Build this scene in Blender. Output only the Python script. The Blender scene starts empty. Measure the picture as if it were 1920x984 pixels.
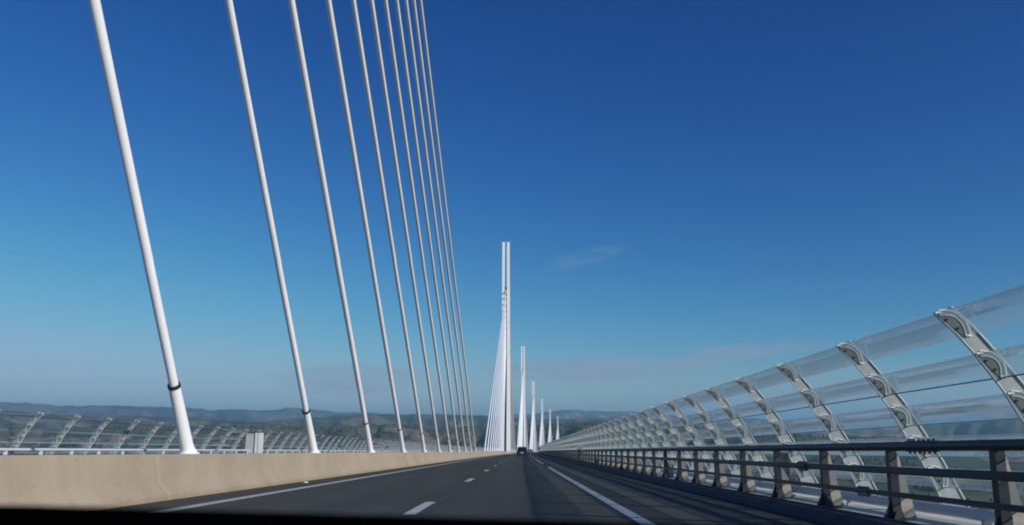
import bpy, math, random
from mathutils import Vector, noise
R = math.radians
random.seed(7)
sc = bpy.context.scene
C = sc.collection

# ------------------------------------------------------------------ the line of the viaduct
RAD, GRADE = 20000.0, 0.03           # gentle right-hand curve, descending three per cent
def T(s, u, z=0.0):                   # station, lateral offset (right positive), height over the road
    return Vector((u + s * s / (2 * RAD), s, z - GRADE * s))
UC = -8.3                             # centre line of the deck (the stays stand on it)
PYLON = [331.7 + 342 * k for k in range(6)]
S_END = 2270.0

# ------------------------------------------------------------------ materials
def nodes(name):
    m = bpy.data.materials.new(name); m.use_nodes = True
    nt = m.node_tree; nt.nodes.clear()
    out = nt.nodes.new('ShaderNodeOutputMaterial')
    return m, nt, out
def N(nt, t, **kw):
    n = nt.nodes.new(t)
    for k, v in kw.items():
        if k in n.inputs: n.inputs[k].default_value = v
        else: setattr(n, k, v)
    return n
def noise_n(nt, scale, detail=4, rough=.55, co=None, dist=0.0):
    n = nt.nodes.new('ShaderNodeTexNoise')
    n.inputs['Scale'].default_value = scale; n.inputs['Detail'].default_value = detail
    n.inputs['Roughness'].default_value = rough; n.inputs['Distortion'].default_value = dist
    if co is not None: nt.links.new(co, n.inputs['Vector'])
    return n.outputs['Fac']
def ramp(nt, fac, stops):
    r = nt.nodes.new('ShaderNodeValToRGB')
    el = r.color_ramp.elements
    while len(el) < len(stops): el.new(0.5)
    for e, (p, c) in zip(el, stops):
        e.position = p
        e.color = (c, c, c, 1) if isinstance(c, (int, float)) else (*c, 1)
    nt.links.new(fac, r.inputs[0]); return r.outputs[0]
def mixc(nt, fac, a, b, mode='MIX'):
    m = nt.nodes.new('ShaderNodeMix'); m.data_type = 'RGBA'; m.blend_type = mode
    for s, v in ((m.inputs[0], fac), (m.inputs[6], a), (m.inputs[7], b)):
        if hasattr(v, 'links'): nt.links.new(v, s)
        elif s.type == 'VALUE': s.default_value = v
        else: s.default_value = (*v, 1) if isinstance(v, tuple) else (v, v, v, 1)
    return m.outputs[2]
def mapped(nt, scale=(1, 1, 1), kind='Object'):
    tc = nt.nodes.new('ShaderNodeTexCoord'); mp = nt.nodes.new('ShaderNodeMapping')
    mp.inputs['Scale'].default_value = scale
    nt.links.new(tc.outputs[kind], mp.inputs[0]); return mp.outputs[0]
def finish(nt, out, col, rough=.6, metal=0.0, bump=None, bstr=.2, bdist=.01, spec=.5):
    p = nt.nodes.new('ShaderNodeBsdfPrincipled')
    if hasattr(col, 'links'): nt.links.new(col, p.inputs['Base Color'])
    else: p.inputs['Base Color'].default_value = (*col, 1)
    if hasattr(rough, 'links'): nt.links.new(rough, p.inputs['Roughness'])
    else: p.inputs['Roughness'].default_value = rough
    p.inputs['Metallic'].default_value = metal
    p.inputs['Specular IOR Level'].default_value = spec
    if bump is not None:
        b = nt.nodes.new('ShaderNodeBump'); b.inputs['Strength'].default_value = bstr
        b.inputs['Distance'].default_value = bdist
        nt.links.new(bump, b.inputs['Height']); nt.links.new(b.outputs[0], p.inputs['Normal'])
    nt.links.new(p.outputs[0], out.inputs[0]); return p
def paint(name, col, rough=.5, var=.12, scale=3.0, metal=0.0, stretch=(1, 1, 1), spec=.5):
    m, nt, out = nodes(name)
    co = mapped(nt, stretch)
    f = noise_n(nt, scale, 5, .6, co)
    lo = tuple(c * (1 - var) for c in col); hi = tuple(min(1, c * (1 + var)) for c in col)
    c = ramp(nt, f, [(.3, lo), (.7, hi)])
    finish(nt, out, c, rough, metal, f, .08, .004, spec)
    return m
M = {}
M['white'] = paint('white_paint', (.80, .81, .81), .42, .05, .8)
M['duct'] = paint('white_duct', (.88, .89, .90), .38, .05, .35)
M['stain'] = paint('weathered_white', (.66, .65, .62), .5, .1, 1.2)
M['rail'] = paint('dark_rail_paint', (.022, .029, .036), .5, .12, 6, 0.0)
M['rail_sunlit'] = paint('sunlit_rail_paint', (.62, .62, .66), .4, .08, 4)  # lit copy of the rail paint: sunlight on the far rail put into the colour
M['kerb'] = paint('blue_grey_kerb', (.034, .042, .054), .7, .15, 3, .0, (1, .3, 1), .12)
M['gusset'] = paint('galvanised_plate', (.30, .285, .24), .55, .15, 9)
M['rib'] = paint('pale_green_grey_rib', (.26, .30, .30), .55, .14, 5)
M['flange'] = paint('sunlit_flange', (.54, .57, .56), .5, .08, 5)  # paler than the rib web: sunlight on its edges put into the colour
M['bracket'] = paint('pale_bracket', (.78, .78, .74), .45, .08, 8)
M['recess'] = paint('grey_recess', (.15, .175, .18), .6, .15, 9)
M['dark'] = paint('dark_rubber', (.02, .022, .025), .6, .2, 8)
M['pipe'] = paint('pale_pipe', (.62, .63, .62), .45, .1, 3)
M['deckconc'] = paint('pale_upstand', (.60, .58, .53), .8, .15, 2.5)
M['cabinet'] = paint('cabinet_paint', (.40, .43, .43), .45, .06, 2)
M['steel'] = paint('deck_steel', (.5, .5, .5), .5, .1, .3)
M['carpaint'] = paint('dark_car_paint', (.012, .015, .024), .25, .1, 2)
M['carpaint_grey'] = paint('grey_car_paint', (.10, .12, .15), .25, .1, 2)
M['carglass'] = paint('car_glass', (.01, .012, .016), .08, .1, 2)
M['lamp_red'] = paint('tail_lamp', (.05, .006, .008), .3, .1, 2)
M['plate'] = paint('number_plate', (.6, .6, .6), .4, .1, 2)
M['sign_red'] = paint('sign_red', (.06, .015, .02), .5, .1, 2)
M['sign_pink'] = paint('sign_back', (.30, .24, .24), .5, .1, 2)
M['markdot'] = paint('stud_white', (.6, .6, .6), .5, .1, 4)
M['dash'] = paint('shaded_black_dashboard', (.0012, .0012, .0015), 1.0, .1, 30, 0, (1, 1, 1), .0)  # black plastic, darkened further for the shade inside the car

# asphalt
m, nt, out = nodes('asphalt')
co = mapped(nt)
big = noise_n(nt, .22, 4, .5, mapped(nt, (1, .12, 1)))
fine = noise_n(nt, 55, 3, .7, co)
c = ramp(nt, big, [(.3, (.044, .048, .0375)), (.7, (.058, .062, .048))])
fc = ramp(nt, fine, [(.3, .72), (.72, 1.3)])
c = mixc(nt, 1.0, c, fc, 'MULTIPLY')
pat = ramp(nt, noise_n(nt, 1.2, 2, .5, mapped(nt, (1, .08, 1))), [(.35, .88), (.65, 1.1)])
c = mixc(nt, 1.0, c, pat, 'MULTIPLY')
tc2 = nt.nodes.new('ShaderNodeTexCoord'); sx2 = nt.nodes.new('ShaderNodeSeparateXYZ'); nt.links.new(tc2.outputs['Object'], sx2.inputs[0])
sq = N(nt, 'ShaderNodeMath', operation='MULTIPLY'); nt.links.new(sx2.outputs[1], sq.inputs[0]); nt.links.new(sx2.outputs[1], sq.inputs[1])
la = N(nt, 'ShaderNodeMath', operation='MULTIPLY_ADD'); nt.links.new(sq.outputs[0], la.inputs[0]); la.inputs[1].default_value = -1 / (2*RAD); nt.links.new(sx2.outputs[0], la.inputs[2])
tw = N(nt, 'ShaderNodeMath', operation='PINGPONG'); nt.links.new(la.outputs[0], tw.inputs[0]); tw.inputs[1].default_value = .9
c = mixc(nt, 1.0, c, ramp(nt, tw.outputs[0], [(.25, .93), (.75, 1.08)]), 'MULTIPLY')
sd1 = N(nt, 'ShaderNodeMath', operation='ADD'); nt.links.new(la.outputs[0], sd1.inputs[0]); sd1.inputs[1].default_value = 1.66
sd2 = N(nt, 'ShaderNodeMath', operation='ABSOLUTE'); nt.links.new(sd1.outputs[0], sd2.inputs[0])
c = mixc(nt, 1.0, c, ramp(nt, sd2.outputs[0], [(.012, 1.45), (.03, 1.0)]), 'MULTIPLY')
finish(nt, out, c, .82, 0, fine, .5, .006, .35)
M['asphalt'] = m

# beige concrete with joints, streaks and cracks
m, nt, out = nodes('beige_concrete')
co = mapped(nt)
a = noise_n(nt, .6, 5, .6, co)
c = ramp(nt, a, [(.3, (.35, .282, .20)), (.7, (.43, .352, .258))])
vs = noise_n(nt, 1.0, 4, .6, mapped(nt, (.5, 5, .35)))
c = mixc(nt, 1.0, c, ramp(nt, vs, [(.3, .95), (.65, 1.02)]), 'MULTIPLY')
fine = noise_n(nt, 30, 4, .7, co)
c = mixc(nt, 1.0, c, ramp(nt, fine, [(.3, .93), (.7, 1.06)]), 'MULTIPLY')
pit = ramp(nt, noise_n(nt, 7, 3, .5, co), [(.27, .80), (.33, 1.0)])
c = mixc(nt, 1.0, c, pit, 'MULTIPLY')
# stained lower edge (object z falls with the grade, so measure height from y as well)
sx = nt.nodes.new('ShaderNodeSeparateXYZ'); tc = nt.nodes.new('ShaderNodeTexCoord')
nt.links.new(tc.outputs['Object'], sx.inputs[0])
mu = N(nt, 'ShaderNodeMath', operation='MULTIPLY'); mu.inputs[1].default_value = GRADE
nt.links.new(sx.outputs[1], mu.inputs[0])
ad = N(nt, 'ShaderNodeMath', operation='ADD'); nt.links.new(sx.outputs[2], ad.inputs[0]); nt.links.new(mu.outputs[0], ad.inputs[1])
wob = N(nt, 'ShaderNodeMath', operation='MULTIPLY_ADD'); nt.links.new(vs, wob.inputs[0]); wob.inputs[1].default_value = .25
nt.links.new(ad.outputs[0], wob.inputs[2])
c = mixc(nt, 1.0, c, ramp(nt, wob.outputs[0], [(.10, (.84, .80, .74)), (.28, (1, 1, 1))]), 'MULTIPLY')
# pale joint lines every six metres
fr = N(nt, 'ShaderNodeMath', operation='PINGPONG'); fr.inputs[1].default_value = 2.9
jy = N(nt, 'ShaderNodeMath', operation='MULTIPLY_ADD'); nt.links.new(fine, jy.inputs[0]); jy.inputs[1].default_value = .03
nt.links.new(sx.outputs[1], jy.inputs[2]); nt.links.new(jy.outputs[0], fr.inputs[0])
jm = ramp(nt, fr.outputs[0], [(.0, .8), (.014, .5), (.02, 0.0)])
c = mixc(nt, jm, c, (.50, .46, .37))
finish(nt, out, c, .85, 0, fine, .25, .006, .3)
M['concrete'] = m

# road paint, worn
m, nt, out = nodes('road_paint')
w = noise_n(nt, 14, 5, .7, mapped(nt, (1, .5, 1)))
c = ramp(nt, w, [(.30, (.16, .165, .165)), (.46, (.46, .46, .45)), (.7, (.60, .60, .58))])
finish(nt, out, c, .7, 0, w, .2, .003, .3)
M['roadpaint'] = m

# acrylic slats: mostly see-through, slightly milky
m, nt, out = nodes('acrylic')
tr = nt.nodes.new('ShaderNodeBsdfTransparent'); tr.inputs[0].default_value = (.86, .90, .92, 1)
df = nt.nodes.new('ShaderNodeBsdfDiffuse')
st = noise_n(nt, 3.0, 2, .5, mapped(nt, (1, .035, 1)))
nt.links.new(ramp(nt, st, [(.3, (.44, .53, .58)), (.7, (.56, .64, .68))]), df.inputs[0])
tl = nt.nodes.new('ShaderNodeBsdfTranslucent'); tl.inputs[0].default_value = (.50, .60, .68, 1)
gl = nt.nodes.new('ShaderNodeBsdfGlossy'); gl.inputs['Roughness'].default_value = .12; gl.inputs[0].default_value = (.9, .9, .9, 1)
m1 = nt.nodes.new('ShaderNodeMixShader'); m1.inputs[0].default_value = .62
nt.links.new(df.outputs[0], m1.inputs[1]); nt.links.new(tl.outputs[0], m1.inputs[2])
m2 = nt.nodes.new('ShaderNodeMixShader')
nt.links.new(ramp(nt, st, [(.3, .10), (.7, .22)]), m2.inputs[0])
nt.links.new(tr.outputs[0], m2.inputs[1]); nt.links.new(m1.outputs[0], m2.inputs[2])
fz = nt.nodes.new('ShaderNodeLayerWeight'); fz.inputs[0].default_value = .12
m3 = nt.nodes.new('ShaderNodeMixShader'); fm = nt.nodes.new('ShaderNodeMath'); fm.operation = 'MULTIPLY'; fm.inputs[1].default_value = .35; nt.links.new(fz.outputs['Fresnel'], fm.inputs[0]); nt.links.new(fm.outputs[0], m3.inputs[0])
nt.links.new(m2.outputs[0], m3.inputs[1]); nt.links.new(gl.outputs[0], m3.inputs[2])
nt.links.new(m3.outputs[0], out.inputs[0])
M['acrylic'] = m

# terrain: woods, pasture and straw-coloured fields
m, nt, out = nodes('countryside')
co = mapped(nt)
vor = nt.nodes.new('ShaderNodeTexVoronoi'); vor.inputs['Scale'].default_value = .0034
nt.links.new(co, vor.inputs['Vector'])
sepc = nt.nodes.new('ShaderNodeSeparateColor'); nt.links.new(vor.outputs['Color'], sepc.inputs[0])
fields = ramp(nt, sepc.outputs[0], [(.0, (.055, .085, .035)), (.35, (.10, .115, .05)), (.6, (.20, .165, .10)), (.8, (.23, .19, .13)), (1.0, (.14, .12, .08))])
n1 = noise_n(nt, .0009, 6, .62, co, .4)
n2 = noise_n(nt, .012, 5, .7, co)
add = N(nt, 'ShaderNodeMath', operation='MULTIPLY_ADD'); nt.links.new(n2, add.inputs[0]); add.inputs[1].default_value = .35; nt.links.new(n1, add.inputs[2])
wood = ramp(nt, add.outputs[0], [(.60, 0.0), (.66, 1.0)])
woodc = ramp(nt, n2, [(.3, (.032, .038, .024)), (.7, (.080, .085, .052))])
c = mixc(nt, wood, woodc, fields)
finish(nt, out, c, .9, 0, n2, .6, 6.0, .1)
M['land'] = m
M['tree'] = paint('woodland_green', (.060, .072, .036), .9, .5, .01, 0, (1, 1, 1), .1)

# ------------------------------------------------------------------ mesh helpers
class MB:
    def __init__(s): s.v = []; s.f = []; s.mi = []; s.smooth = []
    def add(s, vs, fs, mi=0, sm=False):
        o = len(s.v); s.v += [tuple(v) for v in vs]
        for f in fs: s.f.append([i + o for i in f]); s.mi.append(mi); s.smooth.append(sm)
    def box(s, a, b, mi=0):
        x0, y0, z0 = a; x1, y1, z1 = b
        vs = [(x0,y0,z0),(x1,y0,z0),(x1,y1,z0),(x0,y1,z0),(x0,y0,z1),(x1,y0,z1),(x1,y1,z1),(x0,y1,z1)]
        s.add(vs, [(3,2,1,0),(4,5,6,7),(0,1,5,4),(1,2,6,5),(2,3,7,6),(3,0,4,7)], mi)
    def hexa(s, lo, hi, mi=0):                      # lo, hi: four points each, counter-clockwise from above
        s.add(list(lo) + list(hi), [(3,2,1,0),(4,5,6,7),(0,1,5,4),(1,2,6,5),(2,3,7,6),(3,0,4,7)], mi)
    def prism(s, poly, y0, y1, mi=0):               # poly in x-z, extruded along y
        n = len(poly)
        vs = [(x, y0, z) for x, z in poly] + [(x, y1, z) for x, z in poly]
        fs = [list(range(n)), list(range(2*n-1, n-1, -1))]
        fs += [(i, i+n, (i+1) % n + n, (i+1) % n) for i in range(n)]
        s.add(vs, fs, mi)
    def tube(s, pts, rad, n=12, mi=0, cap=True):
        pts = [Vector(p) for p in pts]
        if not isinstance(rad, (list, tuple)): rad = [rad] * len(pts)
        rings = []
        for i, p in enumerate(pts):
            d = (pts[min(i+1, len(pts)-1)] - pts[max(i-1, 0)]).normalized()
            a = d.cross(Vector((0, 0, 1)) if abs(d.z) < .9 else Vector((1, 0, 0))).normalized(); b = d.cross(a)
            rings.append([p + (a * math.cos(2*math.pi*k/n) + b * math.sin(2*math.pi*k/n)) * rad[i] for k in range(n)])
        vs = [v for r in rings for v in r]; fs = []
        for i in range(len(rings) - 1):
            for k in range(n):
                fs.append((i*n+k, i*n+(k+1) % n, (i+1)*n+(k+1) % n, (i+1)*n+k))
        s.add(vs, fs, mi, True)
        if cap: s.add(rings[0], [list(range(n-1, -1, -1))], mi); s.add(rings[-1], [list(range(n))], mi)
    def mesh(s, name, mats):
        me = bpy.data.meshes.new(name); me.from_pydata(s.v, [], s.f)
        for m in (mats if isinstance(mats, (list, tuple)) else [mats]): me.materials.append(M[m])
        me.polygons.foreach_set('material_index', s.mi); me.polygons.foreach_set('use_smooth', s.smooth)
        import bmesh
        bm = bmesh.new(); bm.from_mesh(me); bmesh.ops.recalc_face_normals(bm, faces=bm.faces); bm.to_mesh(me); bm.free()
        me.update(); return me
    def build(s, name, mats, parent=None, loc=None, rz=0.0):
        return link(name, s.mesh(name, mats), parent, loc, rz)
def link(name, me, parent=None, loc=None, rz=0.0):
    o = bpy.data.objects.new(name, me); C.objects.link(o)
    if parent: o.parent = parent
    if loc is not None: o.location = loc
    if rz: o.rotation_euler.z = rz
    return o
def tag(o, label=None, cat=None, group=None, kind=None):
    for k, v in (('label', label), ('category', cat), ('group', group), ('kind', kind)):
        if v: o[k] = v
    return o
def empty(name, label, cat, group=None, loc=(0, 0, 0), rz=0.0):
    o = bpy.data.objects.new(name, None); C.objects.link(o); o.location = loc; o.rotation_euler.z = rz
    return tag(o, label, cat, group)
def stations(s0, s1):
    out = []; s = s0
    while s < s1 - .01:
        out.append(s); s += 6 if s < 120 else (15 if s < 500 else 40)
    out.append(s1); return out
def sweep(mb, prof, s0, s1, closed=True, mi=0, smooth=False, caps=True):
    st = stations(s0, s1); n = len(prof)
    vs = [T(s, u, z) for s in st for u, z in prof]; fs = []
    rng = n if closed else n - 1
    for i in range(len(st) - 1):
        for k in range(rng):
            fs.append((i*n+k, i*n+(k+1) % n, (i+1)*n+(k+1) % n, (i+1)*n+k))
    mb.add(vs, fs, mi, smooth)
    if closed and caps:
        mb.add([T(s0, u, z) for u, z in prof], [list(range(n))], mi)
        mb.add([T(s1, u, z) for u, z in prof], [list(range(n))], mi)
def circ(u, z, ru, rz=None, n=12): 
    rz = rz or ru
    return [(u + ru*math.cos(2*math.pi*k/n), z + rz*math.sin(2*math.pi*k/n)) for k in range(n)]
def mir(prof): return [(2*UC - u, z) for u, z in prof]
def head(s): return -s / RAD

# ------------------------------------------------------------------ setting: deck, carriageways, paint
S0 = -30.0
b = MB()
deck = [(7.3, .07), (7.35, -.35), (4.0, -1.6), (-4.0, -4.2), (2*UC+4.0, -4.2), (2*UC-4.0, -1.6), (2*UC-7.35, -.35), (2*UC-7.3, .07), (2*UC-4.5, -.02), (4.5, -.02)]
sweep(b, deck, S0, S_END)
tag(b.build('bridge_deck', 'steel'), 'long steel bridge deck carrying both carriageways', 'bridge deck', kind='structure')
b = MB(); sweep(b, [(4.35, 0), (4.35, -.012), (-7.45, -.012), (-7.45, 0)], S0, S_END)
tag(b.build('road', 'asphalt'), 'dark asphalt carriageway right of the median barrier', 'road', kind='structure')
b = MB(); sweep(b, mir([(4.35, 0), (4.35, -.012), (-7.45, -.012), (-7.45, 0)]), S0, S_END)
tag(b.build('road', 'asphalt'), 'asphalt carriageway beyond the median barrier', 'road', kind='structure')
b = MB()
def stripe(u0, u1, s0, s1, z=.004):
    if s1 - s0 < 20:
        v = [T(s0, u0, z), T(s0, u1, z), T(s1, u1, z), T(s1, u0, z)]; b.add(v, [(0, 1, 2, 3)])
    else: sweep(b, [(u0, z), (u1, z)], s0, s1, closed=False)
stripe(-6.22, -5.94, S0, S_END)
s = -14.0 - 14.4
s = 13.5 - 14.4 * 3
while s < 1200: stripe(-1.90, -1.70, s, s + 3.3); s += 14.4
s = 53.2 - 42 - 56
while s < 1600: stripe(1.70, 1.90, s, s + 42.0); s += 56
for u in (2*UC + 6.22, 2*UC - 1.75): stripe(u - .12, u + .12, S0, S_END)
tag(b.build('road_marking', 'roadpaint'), 'white painted edge and lane lines on the asphalt', 'road marking', kind='structure')
b = MB(); b.tube([T(26.9, -6.98, 0), T(26.9, -6.98, .035)], [.09, .06], 10)
tag(b.build('road_stud', 'markdot'), 'small white stud on the left hard strip beside the edge line', 'road stud')

# ------------------------------------------------------------------ median barrier
half = [(-7.36, -.01), (-7.37, .09), (-7.60, .36), (-7.69, .935)]
half_r = [(2*UC - u, z) for u, z in reversed(half)]
mb_prof = half[:3] + [(-7.70, .915), (-7.715, .935)] + [(2*UC + 7.715, .935), (2*UC + 7.70, .915)] + half_r[1:]
b = MB(); sweep(b, mb_prof, S0, S_END)
tag(b.build('median_barrier', 'concrete'), 'long beige concrete barrier between the two carriageways', 'barrier')

# ------------------------------------------------------------------ stays
def stay(base, top, label, group, detail):
    d = (top - base); L = d.length; d = d / L
    root = empty('stay_cable', label, 'stay cable', group, base)
    if detail >= 2:
        b = MB(); r0 = .107 if base.y < 40 else .128; c0 = 1.62 / d.z            # collar height above the barrier
        b.tube([d*(c0-.02), d*(L*.33), d*(L*.66), d*L], r0, 20); 
        # helical fillet that sheds rain
        link_pts = []; n = int(min(L, 60) / .12)
        a = d.cross(Vector((0, 0, 1))).normalized(); e = d.cross(a)
        b.build('duct', 'duct', root)
        b = MB(); b.tube([d*.03, d*(.10), d*(.18), d*.30, d*(c0*.5), d*c0], [.21, .185, .17, .16, .152, .135], 20)
        b.build('sleeve', 'duct', root)
        b = MB(); b.tube([d*(c0-.03), d*(c0+.05)], [.150, .150], 20); b.build('collar', 'dark', root)
        b = MB(); b.tube([Vector((0, 0, .002)), Vector((0, 0, .035))], .27, 20); b.build('base_plate', 'white', root)
    elif detail == 1:
        b = MB(); b.tube([Vector((0, 0, 0)), d*L], .165, 8); b.build('duct', 'duct', root)
        b = MB(); b.tube([Vector((0, 0, 0)), d*2.0], [.25, .2], 8); b.build('sleeve', 'duct', root)
    else:
        b = MB(); b.tube([Vector((0, 0, 0)), d*L], .24, 6); b.build('duct', 'duct', root)
    return root
ordn = ['leftmost', 'second', 'third', 'fourth', 'fifth', 'sixth', 'seventh', 'eighth', 'ninth', 'tenth', 'eleventh']
for k in range(11):
    s = 20.5 + 12.51 * k
    w = 'leftmost and thickest white stay rising from the barrier, dark collar near its foot' if k == 0 else \
        ('%s white stay from the left, rising from the median barrier towards the camera' % ordn[k] if k < 10 else
         'eleventh and rightmost stay of the near fan, thinnest of them')
    stay(T(s, UC, .935), T(-10.3, UC, 43.2 + 2.34 * k), w, 'stays of the near fan', 2)
pn = ['nearest', 'second', 'third', 'fourth', 'fifth', 'farthest']
for i, sp in enumerate(PYLON):
    for side in (-1, 1):
        if side == 1 and sp + 156 > S_END - 2: pass
        for k in range(11):
            s = sp + side * (30.9 + 12.51 * k)
            if s > S_END: continue
            zt = 43.2 + 2.34 * k
            if i == 0 and side < 0:
                w = '%s stay, counted from the mast, leaning left of the nearest pylon' % (['first'] + ordn[1:])[k]
            elif i == 0:
                w = '%s stay behind the nearest pylon, counted from its mast' % (['first'] + ordn[1:])[k]
            else:
                w = '%s stay on the %s side of the %s pylon, counted from its mast' % ((['first'] + ordn[1:])[k], 'near' if side < 0 else 'far', pn[i])
            stay(T(s, UC, .935), T(sp, UC, zt) + Vector((0, side*.9, 0)), w, 'stays of the pylons ahead', 1 if i == 0 else 0)

# ------------------------------------------------------------------ pylons
def pylon(i, sp):
    root = empty('bridge_pylon', [
        'tallest looking white twin-column pylon, nearest ahead, its stays fanning left',
        'second white pylon ahead, just right of the tallest one',
        'third white pylon ahead, between the second and the fourth',
        'fourth white pylon ahead, tip just above the hills',
        'fifth white pylon ahead, small and narrow against the hills',
        'farthest and smallest white pylon, beside the right wind screen'][i], 'pylon', 'pylons of the viaduct', T(sp, UC, 0), head(sp))
    for side in (-1, 1):                      # the two columns of the mast, seen from the road
        b = MB()
        def sect(z, ox, w, y0, y1):
            return [(ox - w, y0, z), (ox + w, y0, z), (ox + w, y1, z), (ox - w, y1, z)]
        ox = lambda z: side * (1.20 - .24 * z / 87)
        wd = lambda z: .66 - .10 * z / 87
        for sg in (-1, 1):                    # splayed legs below 38 m
            zs = [(-1.0), 38.0]
            lo = sect(-1.0, ox(-1), wd(-1), sg*8.0 - .9, sg*8.0 + .9); hi = sect(38.0, ox(38), wd(38), sg*1.1 - .9, sg*1.1 + .9)
            b.hexa(lo, hi)
        b.hexa(sect(38.0, ox(38), wd(38), -2.0, 2.0), sect(72.0, ox(72), wd(72), -1.5, 1.5))
        b.hexa(sect(72.0, ox(72), wd(72), -1.5, 1.5), [(ox(87)-wd(87), -1.0, 87), (ox(87)+wd(87), -1.0, 87), (ox(87)+wd(87), 1.0, 87.0), (ox(87)-wd(87), 1.0, 87.0)])
        b.build('mast_column', 'white', root)
    b = MB()
    for sg in (-1, 1):
        b.hexa([(-.8, sg*8-.25, -1), (.8, sg*8-.25, -1), (.8, sg*8+.25, -1), (-.8, sg*8+.25, -1)], [(-.5, sg*1.1-.25, 38), (.5, sg*1.1-.25, 38), (.5, sg*1.1+.25, 38), (-.5, sg*1.1+.25, 38)])
    b.hexa([(-.5, -.9, 38), (.5, -.9, 38), (.5, .9, 38), (-.5, .9, 38)], [(-.45, -.5, 68.5), (.45, -.5, 68.5), (.45, .5, 68.5), (-.45, .5, 68.5)])
    b.build('web_plate', 'recess', root)
    b = MB()
    for k in range(11):
        z = 43.2 + 2.34 * k
        b.tube([Vector((0, -2.3, z - 1.2)), Vector((0, -.4, z))], .18, 8); b.tube([Vector((0, 2.3, z - 1.2)), Vector((0, .4, z))], .18, 8)
    b.build('stay_anchorage', 'white', root)
    b = MB()
    out = [(-.45, -30), (.45, -30), (2.08, -16), (2.08, 16), (.45, 30), (-.45, 30), (-2.08, 16), (-2.08, -16)]
    n = len(out); vs = [(x, y, 0 - GRADE*y) for x, y in out] + [(x*.86, y, .965 - GRADE*y) for x, y in out]
    b.add(vs, [list(range(n)), list(range(n, 2*n))] + [(i, (i+1) % n, (i+1) % n + n, i+n) for i in range(n)])
    b.build('base_plinth', 'concrete', root)
for i, sp in enumerate(PYLON): pylon(i, sp)

# ------------------------------------------------------------------ wind screens
INNER = [(5.12, 2.64), (5.34, 2.42), (5.54, 2.17), (5.84, 1.72), (6.08, 1.25), (6.29, .86), (6.46, .5), (6.60, .10)]
OUTER = [(5.30, 2.73), (5.54, 2.49), (5.76, 2.21), (6.11, 1.73), (6.38, 1.25), (6.60, .86), (6.77, .5), (6.95, .10)]
def lerp(a, b, t): return a + (b - a) * t
def at_z(z, f):                                     # point of the rib at height z, f = 0 inner .. 1 outer
    def side(L):
        for (x0, z0), (x1, z1) in zip(L, L[1:]):
            if z1 <= z <= z0: t = (z0 - z) / (z0 - z1); return lerp(x0, x1, t)
        return L[0][0] if z > L[0][1] else L[-1][0]
    return (lerp(side(INNER), side(OUTER), f), z)
def slat_arc(z0, z1, n=9, bulge=.115):
    p0 = Vector(at_z(z0, .10 if z0 > 2.6 else .18)); p1 = Vector(at_z(z1, .42)); d = p1 - p0; nn = Vector((-d.y, d.x)).normalized()
    if nn.x < 0: nn = -nn
    return [tuple(p0 + d * t + nn * bulge * 4 * t * (1 - t)) for t in [k / (n - 1) for k in range(n)]]
SL = [(2.66, 2.38), (2.16, 1.88), (1.68, 1.40), (1.21, .93), (.75, .47)]
ARCS = [slat_arc(a, c) for a, c in SL]
def thick(arc, t):
    out = []; n = len(arc)
    for i, p in enumerate(arc):
        a = Vector(arc[max(i-1, 0)]); c = Vector(arc[min(i+1, n-1)]); d = (c - a).normalized(); nn = Vector((-d.y, d.x))
        out.append((p, nn))
    return [(p[0] + nn.x*t/2, p[1] + nn.y*t/2) for p, nn in out] + [(p[0] - nn.x*t/2, p[1] - nn.y*t/2) for p, nn in reversed(out)]
U0 = 6.78
def rib_mesh(sgn, full):
    b = MB(); cx = lambda L: [(sgn*(x - U0), z) for x, z in L]
    b.prism(cx(INNER) + cx(list(reversed(OUTER))), -.014, .014)
    O2 = [(x + .015, z + .008) for x, z in OUTER]
    b.prism(cx(OUTER) + cx(list(reversed(O2))), -.04, .04, 1)
    I2 = [(x - .012, z - .006) for x, z in INNER]
    b.prism(cx(I2) + cx(list(reversed(INNER))), -.02, .02, 1)
    b.box((-.26, -.12, .07), (.26, .12, .095))
    b.prism([(sgn*(-.19), .10), (sgn*(-.19), .42), (sgn*(-.32), .10)], -.012, .012)
    if not full:
        for A in ARCS: b.prism([(sgn*(x - U0), z) for x, z in thick(A, .05)], -.05, .05, 1)
    return b
def bracket_mesh(sgn, A):
    b = MB()
    def P(L): return [(sgn*(x - U0), z) for x, z in L]
    up = thick(A, .075); n = len(A)
    for off in (-.031, .031):                        # two raised lips with a groove between them
        lip = []
        for i, p in enumerate(A):
            a = Vector(A[max(i-1, 0)]); c = Vector(A[min(i+1, n-1)]); d = (c - a).normalized(); nn = Vector((-d.y, d.x)); lip.append((p[0] + nn.x*off, p[1] + nn.y*off))
        b.prism(P(thick(lip, .011)), -.034, .034)
    for e in (0, -1):
        x, z = A[e]; b.prism(P([(x-.037, z-.012), (x+.037, z-.012), (x+.037, z+.012), (x-.037, z+.012)]), -.034, .034)
    return b
def pad_mesh(sgn, A):
    b = MB(); pts = [A[0]] + A[1:-1] + [A[-1]]
    d = Vector((-.045, -.02))
    b.prism([(sgn*(p[0] - U0 + (-.02 if sgn else 0)), p[1] - .035) for p in pts], -.024, .024, 0)
    m = A[len(A)//2]
    for t in (.28, .66):
        x = lerp(A[0][0], A[-1][0], t) ; z = lerp(A[0][1], A[-1][1], t)
        b.tube([Vector((sgn*(x - U0 - .005), -.04, z-.01)), Vector((sgn*(x - U0 - .005), .04, z-.01))], .017, 8, 1)
    return b
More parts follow.
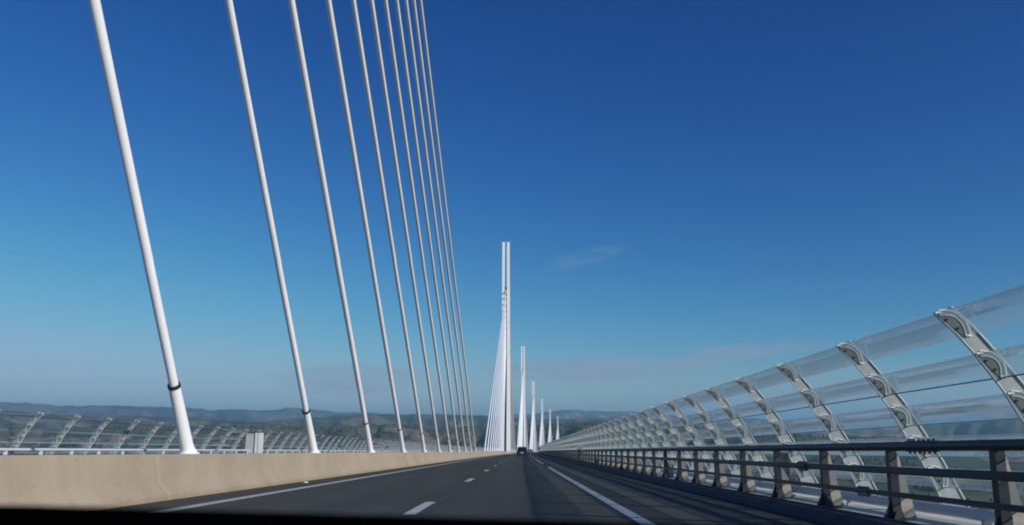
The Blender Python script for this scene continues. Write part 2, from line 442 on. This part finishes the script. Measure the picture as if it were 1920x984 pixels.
for sgn, u_base, s_first, lab in ((1, U0, 9.82 - 3.1275*4, 'curved wind screen of clear slats on ribs, right of the road'),
                                  (-1, 2*UC - U0, 36.9 - 3.1275*3, 'curved wind screen of clear slats beyond the median barrier')):
    root = empty('wind_screen', lab, 'wind screen')
    for A in ARCS:
        b = MB(); pr = thick(A, .012)
        if sgn < 0: pr = mir(pr)
        sweep(b, pr, s_first - .5, S_END, smooth=False)
        sl = b.build('acrylic_slat', 'acrylic', root)
        x, z = A[-1]; e = [(x-.009, z-.016), (x+.009, z-.016), (x+.009, z-.001), (x-.009, z-.001)]
        b = MB(); sweep(b, mir(e) if sgn < 0 else e, s_first - .5, S_END)
        if A is not ARCS[0]: b.build('edge_strip', 'recess' if A is ARCS[1] else 'flange', sl)
    near = rib_mesh(sgn, True).mesh('rib', ['rib', 'flange']); far = rib_mesh(sgn, False).mesh('rib', ['rib', 'flange'])
    brs = [bracket_mesh(sgn, A).mesh('slat_bracket', 'bracket') for A in ARCS]
    pads = [pad_mesh(sgn, A).mesh('bracket_pad', ['recess', 'dark']) for A in ARCS]
    s = s_first; k = 0
    rest = MB(); simple = rib_mesh(sgn, False)
    simple.f = [f for f in simple.f]
    while s < S_END - 3:
        if k < 100:
            o = link('rib', near if k < 34 else far, root, T(s, u_base, 0), head(s))
            if k < 34:
                for me, pm in zip(brs, pads):
                    link('slat_bracket', me, o); link('bracket_pad', pm, o)
        else:
            t = T(s, u_base, 0); rest.v_off = len(rest.v)
            o0 = len(rest.v); rest.v += [(v[0] + t.x, v[1] + t.y, v[2] + t.z) for v in simple.v]
            rest.f += [[i + o0 for i in f] for f in simple.f]; rest.mi += simple.mi; rest.smooth += simple.smooth
        s += 3.1275; k += 1
    tag(rest.build('rib', ['rib', 'flange'], root), kind='stuff')

# ------------------------------------------------------------------ guard rails
def post_mesh(sgn):
    b = MB(); q = lambda pts: [(sgn*x, z) for x, z in pts]
    b.prism(q([(-.06, .10), (.06, .10), (.06, 1.02), (-.045, 1.02)]), -.06, .06)
    b.prism(q([(-.17, .10), (.12, .10), (.045, .36), (-.045, .36)]), -.012, .012)
    for yy in (-.1, .1): b.prism(q([(-.07, .10), (.07, .10), (.03, .22), (-.03, .22)]), yy-.006, yy+.006)
    b.box((-.2, -.14, .085), (.2, .14, .105))
    return b
def plate_mesh(sgn):
    b = MB(); b.prism([(sgn*x, z) for x, z in [(.062, .107), (.30, .107), (.115, .98), (.062, .98)]], .03, .055); return b
def rail(sgn, s_first, lab, grp, light):
    root = empty('guard_rail', lab, 'guard rail', grp)
    F = (lambda p: p) if sgn > 0 else mir
    m_ = 'rail_sunlit' if light else 'rail'
    b = MB(); sweep(b, F(circ(5.17, 1.065, .07, .063, 14)), S0, S_END, smooth=True); b.build('top_rail', m_, root)
    def rr(u, z, w, h): return [(u-w, z-h*.6), (u-w*.6, z-h), (u+w*.6, z-h), (u+w, z-h*.6), (u+w, z+h*.6), (u+w*.6, z+h), (u-w*.6, z+h), (u-w, z+h*.6)]
    b = MB(); sweep(b, F(rr(5.10, .745, .035, .05)), S0, S_END); b.build('middle_rail', m_, root)
    b = MB(); sweep(b, F(rr(5.08, .43, .03, .034)), S0, S_END); b.build('lower_rail', m_, root)
    pm = post_mesh(sgn).mesh('post', m_); gm = plate_mesh(sgn).mesh('side_plate', 'gusset')
    s = s_first; k = 0; rest = MB(); simple = MB(); P = post_mesh(sgn); G = plate_mesh(sgn)
    while s < S_END:
        u = 5.19 if sgn > 0 else 2*UC - 5.19
        if k < 100:
            o = link('post', pm, root, T(s, u, 0), head(s)); link('side_plate', gm, o)
        else:
            t = T(s, u, 0)
            for src, mi in ((P, 0), (G, 1)):
                o0 = len(rest.v); rest.v += [(v[0]+t.x, v[1]+t.y, v[2]+t.z) for v in src.v]
                rest.f += [[i+o0 for i in f] for f in src.f]; rest.mi += [mi]*len(src.f); rest.smooth += [False]*len(src.f)
        s += 2.56; k += 1
    tag(rest.build('post', [m_, 'gusset'], root), kind='stuff')
    if sgn > 0:
        for ss, u, z, h, L in ((10.6, 5.17, 1.065, .062, .78), (14.9, 5.10, .745, .052, .5), (12.3, 5.08, .43, .038, .42)):
            b = MB(); n = 6
            t0, t1 = T(ss - L/2, u, z), T(ss + L/2, u, z)
            b.tube([t0, t1], h + .012, 14)
            for k in range(n):
                t = T(ss - L/2 + L*(k+.5)/n, u, z); b.tube([t - Vector((0, 0, h + .035)), t + Vector((0, 0, h + .03))], .016, 8)
            b.build('rail_splice', 'rail', root)
    return root
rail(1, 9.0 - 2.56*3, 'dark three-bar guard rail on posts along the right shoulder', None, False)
rail(-1, 9.0 + 2.56*6, 'sunlit-pale guard rail beyond the median, in front of far wind screen', None, True)

for sgn in (1, -1):
    F = (lambda p: p) if sgn > 0 else mir
    b = MB()
    k1 = [(4.25, -.008), (4.24, .03), (4.30, .10), (4.42, .155), (4.58, .175), (4.74, .165), (4.80, .12), (4.80, .0)]
    sweep(b, F(k1), S0, S_END, smooth=False)
    tag(b.build('kerb', 'kerb'), 'rounded blue-grey steel kerb %s' % ('along the right shoulder' if sgn > 0 else 'beyond the median barrier'), 'kerb')
    b = MB(); sweep(b, F([(4.803, .0), (4.803, .075), (7.28, .09), (7.28, .0)]), S0, S_END)
    tag(b.build('service_strip', 'deckconc'), 'pale strip under the %s guard rail posts' % ('right' if sgn > 0 else 'far'), 'strip', kind='structure')
    root = empty('drain_pipe', 'pale round pipe behind the posts of the %s guard rail' % ('right' if sgn > 0 else 'far'), 'pipe')
    b = MB(); sweep(b, F(circ(5.78, .225, .075, n=14)), S0, S_END, smooth=True); b.build('pipe', 'pipe', root)
    b = MB(); s = 2.0
    while s < 300:
        u = 5.78 if sgn > 0 else 2*UC - 5.78
        t = T(s, u, 0); b.box((t.x-.05, t.y-.03, t.z+.08), (t.x+.05, t.y+.03, t.z+.16)); s += 4.2
    b.build('pipe_support', 'deckconc', root)

# ------------------------------------------------------------------ shoulder furniture on the right
def thick_post(s, u, h, w, label, group):
    b = MB(); b.box((-w/2, -w/2, .09), (w/2, w/2, h)); b.box((-w*.9, -w*.9, .09), (w*.9, w*.9, .12))
    o = b.build('steel_post', 'rail', None, T(s, u, 0), head(s)); return tag(o, label, 'post', group)
thick_post(17.6, 5.62, .98, .17, 'thick dark post standing just behind the right guard rail', None)
thick_post(86.0, 5.3, 1.05, .24, 'thick dark post at a distance on the right rail, left of its twin', 'twin thick posts')
t = empty('roadside_sign', 'small pale sign on thick dark post beyond the right guard rail', 'sign', None, T(75.0, 5.3, 0), head(75))
b = MB(); b.box((-.11, -.11, .09), (.11, .11, 1.2)); b.build('sign_post', 'rail', t)
b = MB(); b.prism([(-.30, 1.22), (.30, 1.22), (.33, 1.40), (.2, 1.56), (-.2, 1.56), (-.33, 1.40)], -.06, .06); b.build('sign_panel', 'sign_pink', t)
t = empty('warning_sign', 'tiny dark red and pink sign near the far end of the right rail', 'sign', None, T(250.0, 4.4, 0), head(250))
b = MB(); b.box((-.06, -.06, .1), (.06, .06, 1.9)); b.build('sign_post', 'rail', t)
b = MB(); b.box((-.32, -.05, 1.35), (.32, .05, 1.95)); b.build('sign_board', 'sign_red', t)
b = MB(); b.box((-.3, -.05, 2.05), (.45, .05, 2.5)); b.build('upper_board', 'sign_pink', t)

# white cabinet on the far side
t = empty('equipment_cabinet', 'tall pale cabinet with dark gap in front of the far wind screen', 'cabinet', None, T(66.0, -21.5, 0), head(66)); t.scale.x = .8
b = MB(); b.box((-.72, -.4, .09), (.05, .4, 2.34)); b.box((-.75, -.43, 2.34), (.08, .43, 2.39)); b.build('cabinet_box', 'cabinet', t)
b = MB(); b.box((.05, -.25, .3), (.2, .25, 2.25)); b.build('hinge_recess', 'dark', t)
b = MB(); b.box((.2, -.42, .09), (.42, .42, 2.42)); b.box((.42, -.35, .09), (.50, .35, 2.36)); b.box((.50, -.42, .09), (.72, .42, 2.44)); b.build('door_panel', 'pipe', t)

# ------------------------------------------------------------------ cars
def car(s, u, label, paintname, H=1.68, W=1.84, L=4.5):
    root = empty('car', label, 'car', 'cars ahead in the right lane', T(s, u, 0), head(s))
    hw = W / 2
    b = MB()
    def loop(z, y0, y1, w): return [(-w, y0, z), (w, y0, z), (w, y1, z), (-w, y1, z)]
    rings = [loop(.22, .06, L-.05, hw-.08), loop(.45, 0, L, hw-.01), loop(.80, .01, L-.02, hw), loop(1.0, .05, L-.3, hw-.03)]
    for lo, hi in zip(rings, rings[1:]): b.hexa(lo, hi)
    b.build('body', paintname, root)
    b = MB()
    b.hexa(loop(1.0, .08, L-1.35, hw-.06), loop(1.40, .22, L-1.85, hw-.14)); b.hexa(loop(1.40, .22, L-1.85, hw-.14), loop(H-.06, .35, L-2.1, hw-.19))
    b.build('cabin', paintname, root)
    b = MB(); b.hexa(loop(H-.06, .33, L-2.08, hw-.19), loop(H, .48, L-2.3, hw-.27)); b.build('roof', paintname, root)
    b = MB()
    b.hexa([(-hw+.18, .105, 1.08), (hw-.18, .105, 1.08), (hw-.18, .2, 1.08), (-hw+.18, .2, 1.08)], [(-hw+.25, .26, 1.5), (hw-.25, .26, 1.5), (hw-.25, .36, 1.5), (-hw+.25, .36, 1.5)])
    b.build('rear_window', 'carglass', root)
    for sx in (-1, 1):
        b = MB(); b.box((sx*(hw-.19)-.09, -.02, .72), (sx*(hw-.19)+.09, .06, .98)); b.build('tail_lamp', 'lamp_red', root)
        for yy in (.85, L-.85):
            w = MB(); w.tube([Vector((sx*(hw-.23), yy, .335)), Vector((sx*(hw-.005), yy, .335))], .335, 20); o = w.build('wheel', 'dark', root)
            w = MB(); w.tube([Vector((sx*(hw-.1), yy, .335)), Vector((sx*(hw+.004), yy, .335))], .2, 14); w.build('rim', 'pipe', o)
        b = MB(); b.box((sx*hw-.02 + sx*.02, L-1.75, .98), (sx*(hw+.17), L-1.62, 1.13)); b.build('wing_mirror', paintname, root)
    b = MB(); b.box((-hw+.05, -.07, .3), (hw-.05, .05, .52)); b.build('bumper', 'dark', root)
    b = MB(); b.box((-.26, -.025, .70), (.26, .03, .82)); b.build('number_plate', 'plate', root)
car(139.0, -.05, 'dark estate car ahead in our lane, back window towards us', 'carpaint')
car(285.0, 1.7, 'smaller grey car standing in for dark shoulder shadows, right of the dark one', 'carpaint_grey', 1.6)  # added car, standing in for dark shadows on the shoulder

# ------------------------------------------------------------------ dashboard of the car the picture is taken from
b = MB()
top = []
nx = 24
rows = [(-.10, -.30), (-.10, -.115), (.0, -.060), (.12, -.030), (.24, -.0245), (.29, -.027), (.31, -.045), (.31, -.30)]
for i in range(nx + 1):
    x = -.62 + 1.34 * i / nx
    fall = -.0052 * max(0, (x + .18)) / .2 - .02 * max(0, x - .12)**2 * 20 - .01 * max(0, -x-.3)
    top.append([(x, y, z + (fall if z > -.2 else 0)) for y, z in rows])
vs = [v for r in top for v in r]; n = len(rows)
b.add(vs, [(i*n+k, i*n+k+1, (i+1)*n+k+1, (i+1)*n+k) for i in range(nx) for k in range(n-1)] + [(i*n, (i+1)*n, (i+1)*n+n-1, i*n+n-1) for i in range(nx)], 0, True)
b.add(top[0], [list(range(n))]); b.add(top[-1], [list(range(n))])
o = b.build('dashboard_top', 'dash', None, T(0, 0, 1.0)); 
tag(o, 'out-of-focus black dashboard edge along the bottom of the photo', 'dashboard')

# ------------------------------------------------------------------ terrain
FAR = [(-34.4, 1.4), (-32.8, 1.4), (-31.1, 1.36), (-29.1, 1.22), (-27.0, 1.28), (-23.9, 1.21), (-22.3, 1.19), (-20.7, 1.03), (-19.7, 1.1), (-18.3, 1.04), (-17.3, 1.05), (-15.2, 1.24), (-13.8, 1.06), (-12.4, 0.93), (-10.2, 0.9), (-8.7, 0.75), (-4.3, 0.76), (-2.0, 0.69), (1.0, 0.84), (2.5, 1.02), (3.6, 1.13), (5.1, 1.09), (6.6, 0.98), (7.7, 1.05), (9.1, 0.86), (13.5, 0.63), (17.3, 0.45), (20.6, 0.33), (23.8, 0.46), (25.7, 0.92), (27.2, 1.17), (31.7, 1.33)]
MID = [(-34.3, 0.6), (-32.7, 0.68), (-27.0, 0.65), (-20.6, 0.51), (-17.9, 0.27), (-15.2, 0.52), (-12.4, 0.71), (-10.2, 0.82), (-8.7, 0.83), (-4.3, 0.8), (-0.5, 0.58), (2.5, 0.47), (4.7, 0.58), (8.4, 0.53), (12.0, 0.28), (18.9, -0.08), (25.3, 0.16), (31.6, 0.55)]
NEAR = [(-34.2, -0.25), (-32.6, -0.23), (-23.8, -0.08), (-17.9, -0.01), (-13.7, -0.19), (-10.2, 0.1), (-4.6, -0.08), (-0.5, -0.08), (3.2, 0.1), (6.6, 0.28), (10.2, 0.03), (18.9, -0.6), (25.2, -0.8), (31.5, -0.94)]
def interp(L, a):
    if a <= L[0][0]: return L[0][1]
    for (a0, e0), (a1, e1) in zip(L, L[1:]):
        if a <= a1:
            t = (a - a0) / (a1 - a0); t = t*t*(3-2*t) * .5 + t * .5
            return e0 + (e1 - e0) * t
    return L[-1][1]
def sstep(a, b, x): t = min(1, max(0, (x - a) / (b - a))); return t*t*(3-2*t)
def fbm(x, y, o=5): return noise.fractal(Vector((x, y, 3.1)), 1.0, 2.1, o)
def height(r, az):
    x, y = r * math.sin(R(az)), r * math.cos(R(az))
    plateau = -100 + 26 * fbm(x / 900, y / 900)
    z = -235 + (plateau + 235) * sstep(600, 2500, r)
    for L, r0, w, rough in ((NEAR, 3100, 620, .10), (MID, 6200, 1300, .10), (FAR, 13000, 2600, .05)):
        rr = r0 * (1 + .10 * fbm(az * .12 + r0, 7.7, 3))
        top = math.tan(R(interp(L, az))) * rr + 1 + fbm(az * 1.7 + r0, 2.2, 5) * rr * .0012
        g = math.exp(-((r - rr) / w) ** 2)
        spur = 1 - 4 * g * (1 - g) * min(.75, .6 * abs(fbm(az * .8, r / w * .9 + r0, 5)) * 1.5)
        zz = -110 + (top + 110) * g * spur
        z = max(z, zz)
    if r > 13000: z = max(z - (r - 13000) * .01, -400)
    # the far plateau receives the end of the bridge
    cx = y * y / (2 * RAD)
    dx = abs(x - UC - cx)
    if 0 < y < 2260 and dx < 300:
        lim = -GRADE * y - 9 - 30 * sstep(2200, 1500, y)
        z = min(z, lerp(lim, z, sstep(60, 300, dx)) if z > lim else z)
    return z
b = MB()
azs = [-180 + 6 * i for i in range(20)]
a = -62.0
while a < 62: azs.append(a); a += .3
azs = [x for x in azs if not (-62 < x < -60 and False)]
azs += [62 + 6 * i for i in range(20)]
azs = sorted(set(x for x in azs if x < 179.9))
rs = [1.0, 200, 400]; r = 520.0
while r < 33000: rs.append(r); r *= 1.026
rs.append(60000)
na = len(azs); vs = []
for r in rs:
    for a in azs:
        vs.append((r * math.sin(R(a)), r * math.cos(R(a)), -235.0 if r < 450 else height(r, a)))
fs = [(i*na+k, i*na+(k+1) % na, (i+1)*na+(k+1) % na, (i+1)*na+k) for i in range(len(rs)-1) for k in range(na)]
fs.append([k for k in range(na)])
b.add(vs, fs, 0, True)
tag(b.build('terrain', 'land'), 'valley and hills with woods and pale fields', 'terrain', kind='structure')

# woods beyond counting
b = MB(); cnt = 0
rnd = random.Random(3)
while cnt < 14000:
    r = 1100 + 4200 * rnd.random() ** 1.2; az = rnd.uniform(-34, 36)
    x, y = r * math.sin(R(az)), r * math.cos(R(az))
    if fbm(x / 260, y / 260, 4) < .02 : continue
    if abs(x - UC - y*y/(2*RAD)) < 45 and y < 2400: continue
    z = height(r, az); h = rnd.uniform(5, 9); w = h * rnd.uniform(.5, .8)
    n = 5; a0 = rnd.random() * 6
    ring = lambda rad, zz: [(x + rad * math.cos(a0 + 2*math.pi*k/n) * rnd.uniform(.7, 1.2), y + rad * math.sin(a0 + 2*math.pi*k/n) * rnd.uniform(.7, 1.2), z + zz + rnd.uniform(-.8, .8)) for k in range(n)]
    v = ring(w*.7, h*.05) + ring(w, h*.45) + ring(w*.6, h*.85) + [(x, y, z + h)]
    f = [(i*n+k, i*n+(k+1) % n, (i+1)*n+(k+1) % n, (i+1)*n+k) for i in range(2) for k in range(n)] + [(2*n+k, 2*n+(k+1) % n, 3*n) for k in range(n)]
    b.add(v, f); cnt += 1
tag(b.build('woodland', 'tree'), 'dark scattered trees and woods on the valley sides', 'woodland', kind='stuff')

# ------------------------------------------------------------------ haze
b = MB(); b.box((-34000, -34000, -420), (34000, 34000, 360))
m, nt, out = nodes('haze_air')
pv = nt.nodes.new('ShaderNodeVolumePrincipled')
pv.inputs['Color'].default_value = (.40, .73, 1.0, 1); pv.inputs['Density'].default_value = 7.6e-5; pv.inputs['Anisotropy'].default_value = .2
nt.links.new(pv.outputs[0], out.inputs['Volume'])
M['haze'] = m
tag(b.build('haze', 'haze'), 'thin blue haze over the valley and hills', 'haze', kind='stuff')

# ------------------------------------------------------------------ sky and sun
SUN = Vector((1.78, -1.4, 1.0)).normalized()
elev = math.asin(SUN.z); azim = math.atan2(SUN.x, SUN.y)
w = bpy.data.worlds.new('World'); sc.world = w; w.use_nodes = True
nt = w.node_tree; nt.nodes.clear()
wo = nt.nodes.new('ShaderNodeOutputWorld'); bg = nt.nodes.new('ShaderNodeBackground')
sky = nt.nodes.new('ShaderNodeTexSky'); sky.sky_type = 'NISHITA'; sky.sun_disc = False
sky.sun_elevation = elev; sky.sun_rotation = azim; sky.altitude = 500; sky.air_density = 1.0; sky.dust_density = .3; sky.ozone_density = 2.6
# deep, clear autumn sky: the sky's own gradient with a steeper response per channel
sepk = nt.nodes.new('ShaderNodeSeparateColor'); nt.links.new(sky.outputs[0], sepk.inputs[0])
hs = nt.nodes.new('ShaderNodeCombineColor')
for i, (pw, kk) in enumerate(((2.0, 1.28), (1.58, 1.24), (1.12, 1.09))):
    a1 = nt.nodes.new('ShaderNodeMath'); a1.operation = 'MULTIPLY'; nt.links.new(sepk.outputs[i], a1.inputs[0]); a1.inputs[1].default_value = .09
    a2 = nt.nodes.new('ShaderNodeMath'); a2.operation = 'POWER'; nt.links.new(a1.outputs[0], a2.inputs[0]); a2.inputs[1].default_value = pw
    a3 = nt.nodes.new('ShaderNodeMath'); a3.operation = 'MULTIPLY'; nt.links.new(a2.outputs[0], a3.inputs[0]); a3.inputs[1].default_value = kk / .09
    cap = (.36, .52, .74)[i]            # soft shoulder: the pale band near the horizon stays below this
    q1 = nt.nodes.new('ShaderNodeMath'); q1.operation = 'MULTIPLY'; nt.links.new(a3.outputs[0], q1.inputs[0]); q1.inputs[1].default_value = .09 / cap
    q2 = nt.nodes.new('ShaderNodeMath'); q2.operation = 'POWER'; nt.links.new(q1.outputs[0], q2.inputs[0]); q2.inputs[1].default_value = 4.0
    q3 = nt.nodes.new('ShaderNodeMath'); q3.operation = 'ADD'; nt.links.new(q2.outputs[0], q3.inputs[0]); q3.inputs[1].default_value = 1.0
    q5 = nt.nodes.new('ShaderNodeMath'); q5.operation = 'POWER'; nt.links.new(q3.outputs[0], q5.inputs[0]); q5.inputs[1].default_value = .25
    q4 = nt.nodes.new('ShaderNodeMath'); q4.operation = 'DIVIDE'; nt.links.new(a3.outputs[0], q4.inputs[0]); nt.links.new(q5.outputs[0], q4.inputs[1]); a3 = q4
    nt.links.new(a3.outputs[0], hs.inputs[i])
# faint cirrus, fixed by direction
tc = nt.nodes.new('ShaderNodeTexCoord'); sp = nt.nodes.new('ShaderNodeSeparateXYZ'); nt.links.new(tc.outputs['Generated'], sp.inputs[0])
def mth(op, a, b_=None, c_=None):
    n = nt.nodes.new('ShaderNodeMath'); n.operation = op
    for i, v in enumerate((a, b_, c_)):
        if v is None: continue
        if hasattr(v, 'links'): nt.links.new(v, n.inputs[i])
        else: n.inputs[i].default_value = v
    return n.outputs[0]
az_ = mth('ARCTAN2', sp.outputs[0], sp.outputs[1]); el_ = mth('ARCSINE', sp.outputs[2])
cmb = nt.nodes.new('ShaderNodeCombineXYZ'); nt.links.new(mth('MULTIPLY', az_, 6.0), cmb.inputs[0]); nt.links.new(mth('MULTIPLY', el_, 60.0), cmb.inputs[1])
cn = nt.nodes.new('ShaderNodeTexNoise'); cn.inputs['Scale'].default_value = 1.5; cn.inputs['Detail'].default_value = 6; cn.inputs['Roughness'].default_value = .6
nt.links.new(cmb.outputs[0], cn.inputs['Vector'])
def blob(a0, e0, wa, we, tilt=0.0):
    da = mth('SUBTRACT', az_, R(a0)); de = mth('SUBTRACT', mth('SUBTRACT', el_, R(e0)), mth('MULTIPLY', da, tilt))
    q = mth('ADD', mth('POWER', mth('ABSOLUTE', mth('DIVIDE', da, R(wa))), 2.0), mth('POWER', mth('ABSOLUTE', mth('DIVIDE', de, R(we))), 2.0))
    return mth('MAXIMUM', mth('SUBTRACT', 1.0, q), 0.0)
m_ = mth('ADD', blob(6.5, 3.9, 9.0, 1.1, .03), mth('MULTIPLY', blob(-12.5, 3.2, 6, 1.3), .8))
m_ = mth('ADD', m_, mth('MULTIPLY', blob(4.9, 11.8, 3.2, .7, .22), .34))
m_ = mth('ADD', m_, mth('MULTIPLY', blob(14.5, 4.9, 7, .7, .05), .6))
bank = mth('ADD', mth('MULTIPLY', blob(23, 1.3, 17, 3.0), .7), 0.0)
cf = mth('MULTIPLY', m_, mth('MULTIPLY', mth('MAXIMUM', mth('SUBTRACT', cn.outputs['Fac'], .38), 0.0), 2.6))
cf = mth('MULTIPLY', cf, 1.25)
cf = mth('ADD', cf, mth('MULTIPLY', bank, mth('MULTIPLY_ADD', cn.outputs['Fac'], .9, .55)))
cf = mth('MINIMUM', cf, .7)
mx = nt.nodes.new('ShaderNodeMix'); mx.data_type = 'RGBA'; nt.links.new(cf, mx.inputs[0]); nt.links.new(hs.outputs[0], mx.inputs[6]); mx.inputs[7].default_value = (2.8, 4.2, 5.1, 1)
mv = mth('ADD', mth('MULTIPLY', blob(5.5, 4.0, 9.5, .95, .02), 1.3), mth('ADD', mth('MULTIPLY', blob(-11.5, 3.2, 5.5, 1.2, .03), .8), mth('MULTIPLY', blob(15.5, 5.0, 6.5, .6, .08), .8)))
mv = mth('MINIMUM', mth('MULTIPLY', mv, mth('MAXIMUM', mth('SUBTRACT', mth('MULTIPLY', cn.outputs['Fac'], 2.2), .55), 0.0)), .55)
mx2 = nt.nodes.new('ShaderNodeMix'); mx2.data_type = 'RGBA'; nt.links.new(mv, mx2.inputs[0]); nt.links.new(mx.outputs[2], mx2.inputs[6]); mx2.inputs[7].default_value = (3.0, 3.55, 5.0, 1); mx = mx2
nt.links.new(mx.outputs[2], bg.inputs[0]); bg.inputs[1].default_value = .09
nt.links.new(bg.outputs[0], wo.inputs[0])
sd = bpy.data.lights.new('sun', 'SUN'); sd.energy = 4.0; sd.angle = R(.53); sd.color = (1.0, .96, .90)
so = bpy.data.objects.new('sun', sd); C.objects.link(so); so.rotation_euler = SUN.to_track_quat('Z', 'Y').to_euler(); so.location = (60, -60, 60)

# ------------------------------------------------------------------ camera
cam = bpy.data.cameras.new('camera'); co_ = bpy.data.objects.new('camera', cam); C.objects.link(co_)
cam.sensor_width = 36; cam.lens = 28.125; cam.clip_start = .02; cam.clip_end = 90000
pitch = R(13.24) - math.atan(GRADE); yaw = 14 * .9734 / 1500
co_.location = T(0, 0, 1.0); co_.rotation_euler = (math.pi/2 + pitch, 0, yaw)
cam.dof.use_dof = True; cam.dof.focus_distance = 60; cam.dof.aperture_fstop = 9.0
sc.camera = co_
sc.cycles.transparent_max_bounces = 40; sc.cycles.max_bounces = 8; sc.cycles.volume_bounces = 1
sc.cycles.use_denoising = True
sc.cycles.filter_width = 1.9
sc.view_settings.view_transform = 'Standard'; sc.view_settings.look = 'None'
sc.view_settings.exposure = 0.0; sc.view_settings.gamma = 1.0
